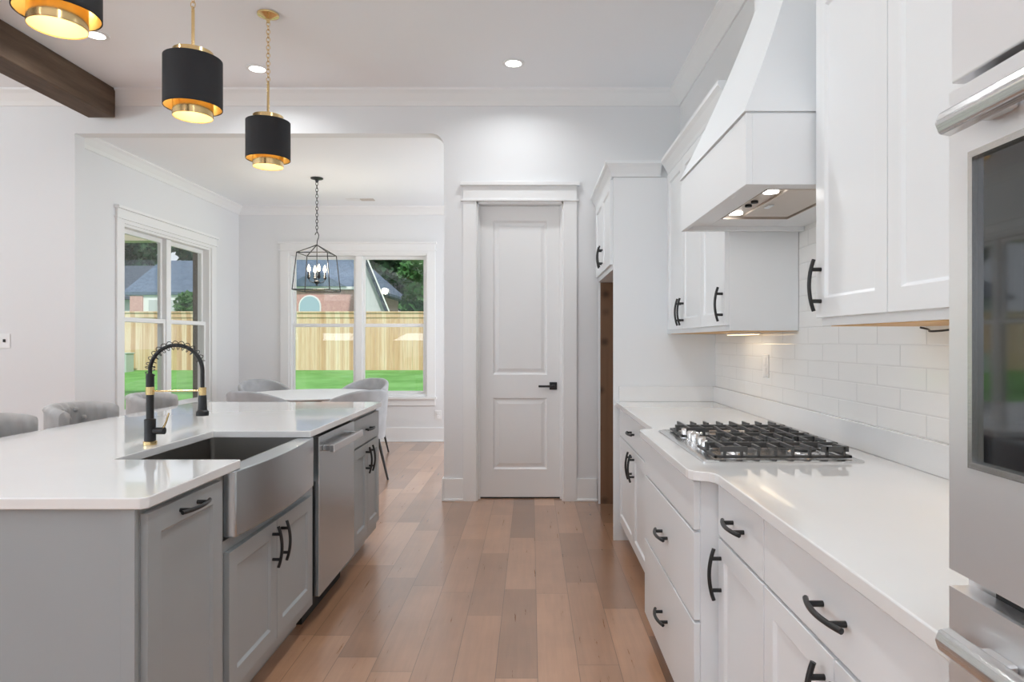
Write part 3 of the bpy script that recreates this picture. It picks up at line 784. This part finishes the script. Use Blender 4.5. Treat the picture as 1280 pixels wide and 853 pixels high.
fcw = MB().grid([[(.54 - q, 5.43, fz + z), (.54 - q, 4.36 - q, fz + z), (.85, 4.36 - q, fz + z)] for q, z in cp], close_u=True)
fcw.box(.54, 1.216, 4.36, 5.43, fz + .0005, fz + .09)
put('crown', fcw, W, rs)

# ------------------------------------------------------------------ upper cabinets
UX = .895
def upper(name, label, y0, y1, doors, cy0_, cy1_):
    u = thing(name, label, 'cabinet', (1.05, (y0 + y1) / 2, 1.355))
    put('carcass', MB().box(UX, 1.206, y0, y1, 1.357, fz), W, u, bevel=.001)
    put('underside', MB().box(UX + .02, 1.204, y0 + .018, y1 - .018, 1.3545, 1.3575), M['maple'], u)
    for (a, b, hy) in doors: door(u, UX, -1, a, b, 1.381, 2.375, W, hy, 1.478)
    put('crown', MB().prism([(UX - q, fz + z) for q, z in cp], 'y', cy0_, cy1_).box(UX, 1.206, cy0_, cy1_, fz + .0005, fz + .09), W, u)
    return u
upper('wall_cabinet', 'white three door upper cabinet between range hood and refrigerator panel', 2.995, 4.357,
      [(3.0, 3.424, 3.035), (3.428, 3.845, 3.815), (3.849, 4.27, 3.88)], 2.99, 4.30)
upper('wall_cabinet', 'white upper cabinet with tall doors between range hood and wall ovens', .872, 2.042,
      [(1.634, 2.040, 2.005), (1.226, 1.630, 1.265)], .872, 2.045)
for lab, a, b in (('slim warm light bar under the upper cabinet beside the refrigerator panel', 3.3, 3.75), ('slim warm light bar under the upper cabinet beside the ovens', 1.15, 1.75)):
    u = thing('under_cabinet_light', lab, 'light', (1.12, (a + b) / 2, 1.34))
    put('housing', MB().box(1.10, 1.14, a, b, 1.344, 1.354), M['plastic'], u, bevel=.002)
    put('diffuser', MB().box(1.105, 1.135, a + .01, b - .01, 1.341, 1.3445), M['strip'], u)
    if a < 2:
        pts = [(1.12 + .012 * sin(t * 9), 1.75 + .17 * t, 1.349 - .012 * sin(pi * t)) for t in [i / 14 for i in range(15)]]
        put('cord', MB().tube(pts, .003, 6), M['black'], u, smooth=True)
    lt = light('under_cabinet_glow', 'AREA', (1.12, (a + b) / 2, 1.338), .2, (1.0, .86, .68), (0, 0, 0), .03, b - a - .02); lt.parent = u; lt.location = (0, 0, -.002)

# ------------------------------------------------------------------ range hood
hy0, hy1, hxf = 2.06, 2.95, .666
hd = thing('range_hood', 'white flared range hood with vent insert over the gas cooktop', 'range hood', (.93, 2.5, 1.796))
bxm = MB()
bxm.box(hxf, hxf + .02, hy0, hy1, 1.796, 2.018).box(hxf + .02, 1.206, hy0, hy0 + .02, 1.796, 2.018).box(hxf + .02, 1.206, hy1 - .02, hy1, 1.796, 2.018)
ix0, ix1, iy0, iy1 = .785, 1.065, 2.21, 2.755
bxm.box(hxf + .02, ix0, hy0 + .02, hy1 - .02, 1.816, 1.83).box(ix1, 1.206, hy0 + .02, hy1 - .02, 1.816, 1.83).box(ix0, ix1, hy0 + .02, iy0, 1.816, 1.83).box(ix0, ix1, iy1, hy1 - .02, 1.816, 1.83)
put('hood_box', bxm, W, hd, bevel=.0015)
put('reveal', MB().box(hxf + .006, 1.206, hy0 + .006, hy1 - .006, 2.018, 2.0225), M['white'], hd)
fl = MB(); rows = []
prof = [(2.0225, 0)] + [(2.0225 + (2.66 - 2.0225) * t, t) for t in [i / 12 for i in range(1, 13)]] + [(CZ - .002, 1.0)]
for z, t in prof:
    k = t * (1.18 - .18 * t); k = min(k, 1) if t < 1 else 1
    xf = hxf - .006 + (.918 - hxf + .006) * k; ya = hy0 - .006 + .24 * k; yb = hy1 + .006 - .226 * k
    rows.append([(1.206, ya, z), (xf, ya, z), (xf, yb, z), (1.206, yb, z)])
fl.grid(rows); n_ = len(fl.v); fl.f += [[0, 3, 2, 1], [n_ - 4, n_ - 3, n_ - 2, n_ - 1]]; fl.m += [0, 0]
put('flared_chimney', fl, W, hd)
ins = MB().box(ix0 + .001, ix1 - .001, iy0 + .001, iy1 - .001, 1.828, 1.836)
ins.box(ix0 + .001, ix0 + .006, iy0 + .001, iy1 - .001, 1.815, 1.83).box(ix1 - .006, ix1 - .001, iy0 + .001, iy1 - .001, 1.815, 1.83).box(ix0 + .001, ix1 - .001, iy0 + .001, iy0 + .006, 1.815, 1.83).box(ix0 + .001, ix1 - .001, iy1 - .006, iy1 - .001, 1.815, 1.83)
put('vent_insert', ins, M['filter'], hd)
put('filter_panel', MB().box(.868, 1.052, iy0 + .03, iy1 - .03, 1.819, 1.829), M['filter'], hd, bevel=.003)
put('filter_latch', MB().box(.885, .905, 2.47, 2.53, 1.814, 1.82), M['steel_lite'], hd, bevel=.002)
for yy in (2.29, 2.68):
    l_ = put('hood_lamp', MB().lathe([(.001, 0), (.027, 0), (.027, .006), (.001, .006)], (.826, yy, 1.8215), 24), M['lens'], hd)
    lt = light('hood_spot', 'AREA', (0, 0, 0), .5, (1, .96, .92), (0, 0, 0), .05); lt.parent = hd; lt.location = (.826 - .93, yy - 2.5, 1.819 - 1.796)
for yy in (2.455, 2.525): put('hood_button', MB().lathe([(.001, 0), (.013, 0), (.013, .008), (.001, .008)], (.826, yy, 1.820), 20), M['dark'], hd)

# ------------------------------------------------------------------ wall ovens in a tall cabinet
tw = thing('oven_cabinet', 'white tall cabinet housing the stainless double oven at right', 'cabinet', (.88, .46, 0))
put('carcass', MB().box(.59, 1.206, .04, .868, 0, .45).box(.59, 1.206, .04, .868, 1.80, 2.387).box(.59, 1.206, .848, .868, .45, 1.80).box(.59, 1.206, .04, .06, .45, 1.80), W, tw)
for q0, q1 in ((.805, .868), (.04, .10)): put('face_frame', MB().box(.572, .59, q0, q1, .45, 1.80), W, tw)
ov = thing('double_oven', 'stainless double wall oven with black glass doors and bar handles', 'oven', (.85, .46, .455))
put('oven_body', MB().box(.56, 1.15, .105, .80, .455, 1.795), M['dark'], ov)
def odoor(z0, z1, win0, win1, hz):
    x0_, x1_ = .53, .56; ya, yb = .075, .842; wa, wb = .12, .80
    f = MB().box(x0_, x1_, ya, wa, z0, z1).box(x0_, x1_, wb, yb, z0, z1).box(x0_, x1_, wa, wb, z0, win0).box(x0_, x1_, wa, wb, win1, z1)
    d_ = put('oven_door', f, M['steel_oven'], ov)
    put('window_rim', MB().prism([(wa, win0 - .002), (wb + .002, win0 - .002), (wb + .002, win1 + .002), (wa, win1 + .002), (wa, win1 - .006), (wb - .006, win1 - .006), (wb - .006, win0 + .006), (wa, win0 + .006)], 'x', .527, .5345), M['steel_lite'], d_)
    put('oven_glass', MB().box(.534, .540, wa, wb, win0, win1), M['glass_black'], d_)
    hm = MB().prism([(.512, hz - .016), (.497, hz - .013), (.492, hz), (.497, hz + .013), (.512, hz + .016)], 'y', .10, .812)
    hm.box(.505, .53, .72, .765, hz - .012, hz + .012).box(.505, .53, .14, .18, hz - .013, hz + .013)
    put('handle', hm, M['steel_lite'], d_, bevel=.003, smooth=True)
odoor(1.022, 1.624, 1.159, 1.536, 1.575)
odoor(.46, 1.000, .56, .86, .945)
cpn = put('control_panel', MB().box(.53, .56, .075, .838, 1.634, 1.795), M['steel_oven'], ov, bevel=.002)
put('control_display', MB().box(.527, .531, .33, .58, 1.68, 1.755), M['glass_black'], cpn)
for r_ in range(2):
    for k in range(4):
        yy = .735 - k * .03
        put('control_mark', MB().box(.5292, .5302, yy, yy + .014, 1.700 + r_ * .034, 1.7035 + r_ * .034).box(.5292, .5302, yy, yy + .0025, 1.690 + r_ * .034, 1.70 + r_ * .034), M['dark'], cpn)

# ------------------------------------------------------------------ stools and chairs
def tub(mb, r, t, A, zbot, ztop, tuft=0.0, squash=1.0, lean=0.0, nu=56):
    rows = []
    for i in range(nu + 1):
        u = -1 + 2 * i / nu; th = pi + u * A
        e = min(1.0, (1 - abs(u)) / .06); e = (1 - (1 - e) ** 2) ** .5
        tt = t * max(e, .08); zt = ztop(u) - t * .5 * (1 - e)
        row = []
        rm = r
        sec = [(rm - tt / 2, zbot)]
        nz = 10
        for k in range(1, nz + 1): sec.append((rm - tt / 2, zbot + (zt - tt / 2 - zbot) * k / nz))
        for k in range(1, 7): a = pi * k / 7; sec.append((rm - tt / 2 * cos(a), zt - tt / 2 + tt / 2 * sin(a)))
        for k in range(nz + 1): sec.append((rm + tt / 2, zt - tt / 2 - (zt - tt / 2 - zbot) * k / nz))
        for j, (rr_, z) in enumerate(sec):
            ld = lean * max(0, (z - zbot) / max(.01, ztop(0) - zbot)) * max(0, cos(u * A))
            if tuft and j <= nz + 6:
                g = (z - zbot) / .11; p = u * 5.5
                bump = .5 * (cos(pi * (p + g)) * cos(pi * (p - g)))
                rr_ -= tuft * (bump - .3) * e
            row.append(((rr_ + ld) * cos(th), (rr_ + ld) * sin(th) * squash, z))
        rows.append(row)
    mb.grid(rows, close_v=True)
    n = len(rows[0]); b = len(mb.v) - n * len(rows)
    mb.f += [[b + k for k in range(n)], [len(mb.v) - n + k for k in range(n)][::-1]]; mb.m += [0, 0]
    return mb
def pillow(mb, hx, hy, z0, z1, n=28, e=3.2):
    rows = []
    for z, s_ in ((z0, .90), (z0 + .012, .97), ((z0 + z1) / 2, 1.0), (z1 - .018, .98), (z1 - .004, .90), (z1, .6), (z1 + .002, .05)):
        rows.append([(hx * s_ * math.copysign(abs(cos(a)) ** (2 / e), cos(a)), hy * s_ * math.copysign(abs(sin(a)) ** (2 / e), sin(a)), z) for a in [2 * pi * k / n for k in range(n)]])
    mb.grid(rows, close_v=True); b = len(mb.v) - n * len(rows); mb.f.append([b + k for k in range(n)]); mb.m.append(0)
    return mb
def stool(loc, rz, label, group):
    t = thing('bar_stool', label, 'stool', loc, group, rz)
    put('seat', pillow(MB(), .20, .20, .575, .665), M['stool'], t, smooth=True, local=True)
    put('backrest', tub(MB(), .192, .072, R(84), .60, lambda u: .985 - .03 * abs(u) ** 3, .018), M['stool'], t, smooth=True, local=True)
    for k in range(5):
        th = pi + (-2 + k) / 5.5 * R(84)
        put('button', MB().lathe([(.001, -.012), (.009, -.011), (.014, -.004), (.014, .004), (.009, .011), (.001, .012)], (.157 * cos(th), .157 * sin(th), .90 if k % 2 == 0 else .945), 12), M['stool'], t, smooth=True, local=True)
    for sx in (-1, 1):
        for sy in (-1, 1):
            put('leg', MB().tube([(sx * .17, sy * .17, .58), (sx * .215, sy * .215, 0)], [.02, .013], 10), M['chair_leg'], t, smooth=True, local=True)
    put('footrest', MB().tube([(.205, -.205, .2), (.205, .205, .2), (-.205, .205, .2), (-.205, -.205, .2)], .009, 8, closed=True), M['chair_leg'], t, smooth=True, local=True)
    return t
SG = 'tufted stools along the island'
s1 = stool((-2.28, 2.92, 0), R(4), 'grey tufted bar stool cut by the left edge of the photo', SG)
dup(s1, (-2.28, 3.49, 0), R(-3), 'grey tufted bar stool in the middle of the island row', SG)
dup(s1, (-2.28, 4.17, 0), R(5), 'grey tufted bar stool nearest the dining window, behind the faucet', SG)

tbx, tby = -2.30, 6.95
tb = thing('dining_table', 'round white dining table on pedestal below the black lantern', 'table', (tbx, tby, 0))
put('tabletop', MB().lathe([(.001, .728), (.60, .728), (.69, .742), (.70, .75), (.70, .756), (.695, .76), (.001, .76)], (tbx, tby, 0), 72), M['table'], tb, smooth=True)
put('pedestal', MB().lathe([(.001, 0), (.30, 0), (.30, .015), (.12, .05), (.07, .12), (.055, .4), (.08, .65), (.16, .728), (.001, .728)], (tbx, tby, 0), 40), M['chair_leg'], tb, smooth=True)
def dchair(loc, rz, label, group):
    t = thing('dining_chair', label, 'chair', loc, group, rz)
    put('seat', pillow(MB(), .235, .245, .40, .48), M['chair'], t, smooth=True, local=True)
    put('backrest', tub(MB(), .255, .038, R(112), .40, lambda u: .865 - .20 * max(0, abs(u) - .12) ** 1.35, 0, 1.05, .06), M['chair'], t, smooth=True, local=True)
    for sx in (-1, 1):
        for sy in (-1, 1):
            put('leg', MB().tube([(sx * .15, sy * .16, .41), (sx * .22, sy * .23, 0)], [.016, .01], 10), M['chair_leg'], t, smooth=True, local=True)
    return t
DG = 'tub chairs around the dining table'
def face(x, y): return math.atan2(tby - y, tbx - x)
cs = [(-1.67, 6.27, 'pale grey tub chair at the round table, nearest the island end'), (-2.50, 6.20, 'pale grey tub chair between table and island, on the left'),
      (-1.98, 7.72, 'pale grey tub chair on the window side of the table, at right'), (-3.00, 7.56, 'pale grey tub chair in the corner between both dining windows')]
c0 = dchair((cs[0][0], cs[0][1], 0), face(*cs[0][:2]), cs[0][2], DG)
for x, y, lb in cs[1:]: dup(c0, (x, y, 0), face(x, y), lb, DG)

# ------------------------------------------------------------------ pendants, lantern, recessed lights
def chain(mb, x, y, z0, z1, lw=.011, lh=.032, r=.0022):
    n = max(1, int(round((z1 - z0) / (lh * .78)))); st = (z1 - z0) / n
    for i in range(n):
        zc_ = z0 + st * (i + .5); pts = []
        for k in range(14):
            a = 2 * pi * k / 14; q = lw * cos(a); zz = zc_ + lh * .5 * sin(a)
            pts.append((x + (q if i % 2 else 0), y + (0 if i % 2 else q), zz))
        mb.tube(pts, r, 6, closed=True)
    return mb
def pendant(x, y, label, group):
    p = thing('pendant_lamp', label, 'pendant light', (x, y, 2.39), group)
    put('canopy', MB().lathe([(.001, 3.348), (.066, 3.348), (.064, 3.338), (.03, 3.322), (.012, 3.315), (.010, 3.295), (.001, 3.295)], (x, y, 0), 36), M['brass'], p, smooth=True)
    put('chain', chain(MB(), x, y, 2.905, 3.30), M['brass'], p, smooth=True)
    put('rod', MB().tube([(x, y, 2.69), (x, y, 2.92)], .0075, 12), M['brass'], p, smooth=True)
    mb = MB(); zb_, zt_ = 2.442, 2.676; r = .132
    mb.mi = 0; mb.lathe([(r, zb_), (r, zt_), (.092, zt_), ], (x, y, 0), 56)
    mb.f = mb.f[:-2]; mb.m = mb.m[:-2]
    mb.mi = 1
    b0 = len(mb.f); mb.lathe([(r - .0035, zt_ - .003), (r - .0035, zb_)], (x, y, 0), 56); mb.f = mb.f[:-2]; mb.m = mb.m[:-2]
    mb.mi = 0; mb.ring((x, y, 0), r - .0035, r, zb_ - .001, zb_ + .003, 56)
    put('drum_shade', mb, [M['drum'], M['gold_in']], p, smooth=True)
    ic = MB(); ic.mi = 0; ic.lathe([(.0905, 2.397), (.0905, 2.712)], (x, y, 0), 48); ic.f = ic.f[:-2]; ic.m = ic.m[:-2]
    ic.mi = 1; ic.lathe([(.0885, 2.397), (.0885, 2.68)], (x, y, 0), 48); ic.f = ic.f[:-2]; ic.m = ic.m[:-2]
    ic.mi = 0; ic.ring((x, y, 0), .0885, .0905, 2.395, 2.399, 48); ic.lathe([(.001, 2.685), (.0885, 2.685), (.0885, 2.692), (.001, 2.692)], (x, y, 0), 40)
    put('inner_cylinder', ic, [M['brass'], M['cream']], p, smooth=True)
    put('bulb', MB().lathe([(.001, 2.515), (.018, 2.52), (.03, 2.545), (.026, 2.575), (.014, 2.60), (.013, 2.63), (.001, 2.63)], (x, y, 0), 20), M['bulb'], p, smooth=True)
    lt = light('pendant_glow', 'POINT', (0, 0, 0), .6, (1.0, .84, .58), size=.035); lt.parent = p; lt.location = (0, 0, .085)
    for k in range(3):   # small lights between the drum and the cylinder
        a = 2 * pi * k / 3 + .4
        lt = light('drum_glow', 'POINT', (0, 0, 0), 2.0, (1.0, .84, .58), size=.012); lt.parent = p; lt.location = (.111 * cos(a), .111 * sin(a), .21)
    return p
PG = 'drum pendants over the island'
pendant(-1.64, 2.30, 'black and brass drum pendant cut off by the top of the photo', PG)
pendant(-1.64, 3.22, 'black and brass drum pendant, middle of three over the island', PG)
pendant(-1.64, 4.14, 'black and brass drum pendant nearest the dining opening, its whole chain in view', PG)

lx, ly = -2.285, 7.08
ln_ = thing('lantern_chandelier', 'black open cage lantern with four candle bulbs above the dining table', 'chandelier', (lx, ly, 1.84))
put('canopy', MB().lathe([(.001, DZ - .001), (.066, DZ - .001), (.064, DZ - .012), (.02, DZ - .025), (.012, DZ - .05), (.001, DZ - .05)], (lx, ly, 0), 32), M['black'], ln_, smooth=True)
put('chain', chain(MB(), lx, ly, 2.47, 3.005, .013, .042, .003), M['black'], ln_, smooth=True)
hk = [(lx, ly, 2.335), (lx + .004, ly, 2.38), (lx + .016, ly, 2.41), (lx + .02, ly, 2.44), (lx + .008, ly, 2.468), (lx - .012, ly, 2.462), (lx - .02, ly, 2.44)]
put('hook', MB().tube(hk, .005, 8), M['black'], ln_, smooth=True)
cg = MB(); tz, bz = 2.236, 1.848; T = [(lx + .16 * a, ly + .16 * b, tz) for a, b in ((-1, -1), (1, -1), (1, 1), (-1, 1))]; Bt = [(lx + .195 * a, ly + .195 * b, bz) for a, b in ((-1, -1), (1, -1), (1, 1), (-1, 1))]
ax_ = (lx, ly, 2.335)
for i in range(4):
    j = (i + 1) % 4
    for p_, q_ in ((T[i], T[j]), (Bt[i], Bt[j]), (T[i], Bt[i]), (T[i], ax_)): cg.tube([p_, q_], .0055, 6)
put('cage', cg, M['black'], ln_)
put('stem', MB().tube([(lx, ly, 2.335), (lx, ly, 1.94)], .0045, 8).lathe([(.001, 1.895), (.008, 1.90), (.01, 1.915), (.026, 1.925), (.03, 1.945), (.012, 1.955), (.001, 1.96)], (lx, ly, 0), 20), M['black'], ln_, smooth=True)
for i in range(4):
    a = R(32) + i * pi / 2; ex, ey = lx + .085 * cos(a), ly + .085 * sin(a)
    ar = put('arm', MB().tube([(lx, ly, 1.94), (lx + .04 * cos(a), ly + .04 * sin(a), 1.93), (lx + .075 * cos(a), ly + .075 * sin(a), 1.945), (ex, ey, 1.97), (ex, ey, 2.0)], .004, 8).lathe([(.004, 1.965), (.018, 1.985), (.013, 2.0), (.009, 2.045), (.001, 2.045)], (ex, ey, 0), 14), M['black'], ln_, smooth=True)
    put('candle_bulb', MB().lathe([(.001, 2.045), (.009, 2.047), (.016, 2.065), (.0165, 2.08), (.011, 2.10), (.004, 2.12), (.001, 2.124)], (ex, ey, 0), 16), M['bulb'], ar, smooth=True)
lt = light('lantern_glow', 'POINT', (0, 0, 0), 14, (1.0, .88, .70), size=.05); lt.parent = ln_; lt.location = (0, 0, .25)

RG = 'recessed ceiling lights'
def can(x, y, z, label, e=DOWN_W):
    c = thing('recessed_light', label, 'ceiling light', (x, y, z - .006), RG)
    put('trim_ring', MB().ring((x, y, 0), .058, .082, z - .006, z - .0005, 36), M['trim'], c, smooth=True)
    put('lens', MB().lathe([(.001, z - .005), (.058, z - .005), (.058, z - .001), (.001, z - .001)], (x, y, 0), 36), M['lens'], c)
    lt = light('recessed_beam', 'AREA', (0, 0, 0), e, (.95, .98, 1.0), (0, 0, 0), .11, spread=R(150)); lt.parent = c; lt.location = (0, 0, -.003)
can(-.13, 4.87, CZ, 'round recessed ceiling light above the pantry door aisle', 6.5)
can(-2.05, 4.97, CZ, 'round recessed ceiling light seen behind the farthest pendant chain')
can(-2.90, 4.42, CZ, 'round recessed ceiling light half hidden by the nearest pendant')
for x, y in ((-.13, 2.7), (-.13, .6), (-2.9, 2.2), (-2.9, 0), (-5.5, 3.6), (-5.5, .8)):
    can(x, y, CZ, 'round recessed ceiling light outside the photo', AISLE_W if x > -1 else DOWN_W)

bm_ = MB(); bx0_, bx1_ = -3.575, -3.355
bm_.box(bx0_, bx1_, -3.0, 5.36, 3.112, CZ - .001)
tag(put('ceiling_beam', bm_, M['beam'], bevel=.008, origin=(-3.46, 1.2, 3.112)), 'rough dark brown timber beam under the ceiling at left', 'beam')
vt = thing('ceiling_vent', 'small white slotted air vent in the dining ceiling', 'vent', (-2.1, 8.16, DZ - .008))
put('vent_frame', MB().box(-2.27, -2.10, 8.10, 8.22, DZ - .006, DZ - .0005), M['plastic'], vt, bevel=.002)
put('vent_louver', MB().box(-2.095, -1.93, 8.11, 8.21, DZ - .008, DZ - .0005), M['filter'], vt)
sw = thing('light_switch', 'white light switch plate on the wall left of the dining opening', 'switch', (-4.31, YB, 1.25))
put('plate', MB().box(-4.355, -4.265, YB - .006, YB, 1.25, 1.37), M['plastic'], sw, bevel=.002)
put('toggle', MB().box(-4.318, -4.302, YB - .016, YB - .006, 1.30, 1.325), M['dark'], sw, bevel=.002)
def outlet(name, lb, box, sock):
    o = thing(name, lb, 'outlet', ((box[0] + box[1]) / 2, (box[2] + box[3]) / 2, box[4]))
    put('plate', MB().box(*box), M['plastic'], o, bevel=.002)
    for b in sock: put('socket', MB().box(*b), M['trim'], o, bevel=.002)
outlet('wall_outlet', 'white outlet plate low on the far dining wall', (-1.25, -1.17, YF - .006, YF, .29, .41), [(-1.23, -1.19, YF - .009, YF - .006, .30 + .055 * k, .345 + .055 * k) for k in (0, 1)])
outlet('tile_outlet', 'white outlet plate on the tiled wall behind the cooktop', (1.202, 1.2078, 3.37, 3.45, 1.12, 1.24), [(1.199, 1.202, 3.39, 3.43, 1.13 + .055 * k, 1.175 + .055 * k) for k in (0, 1)])
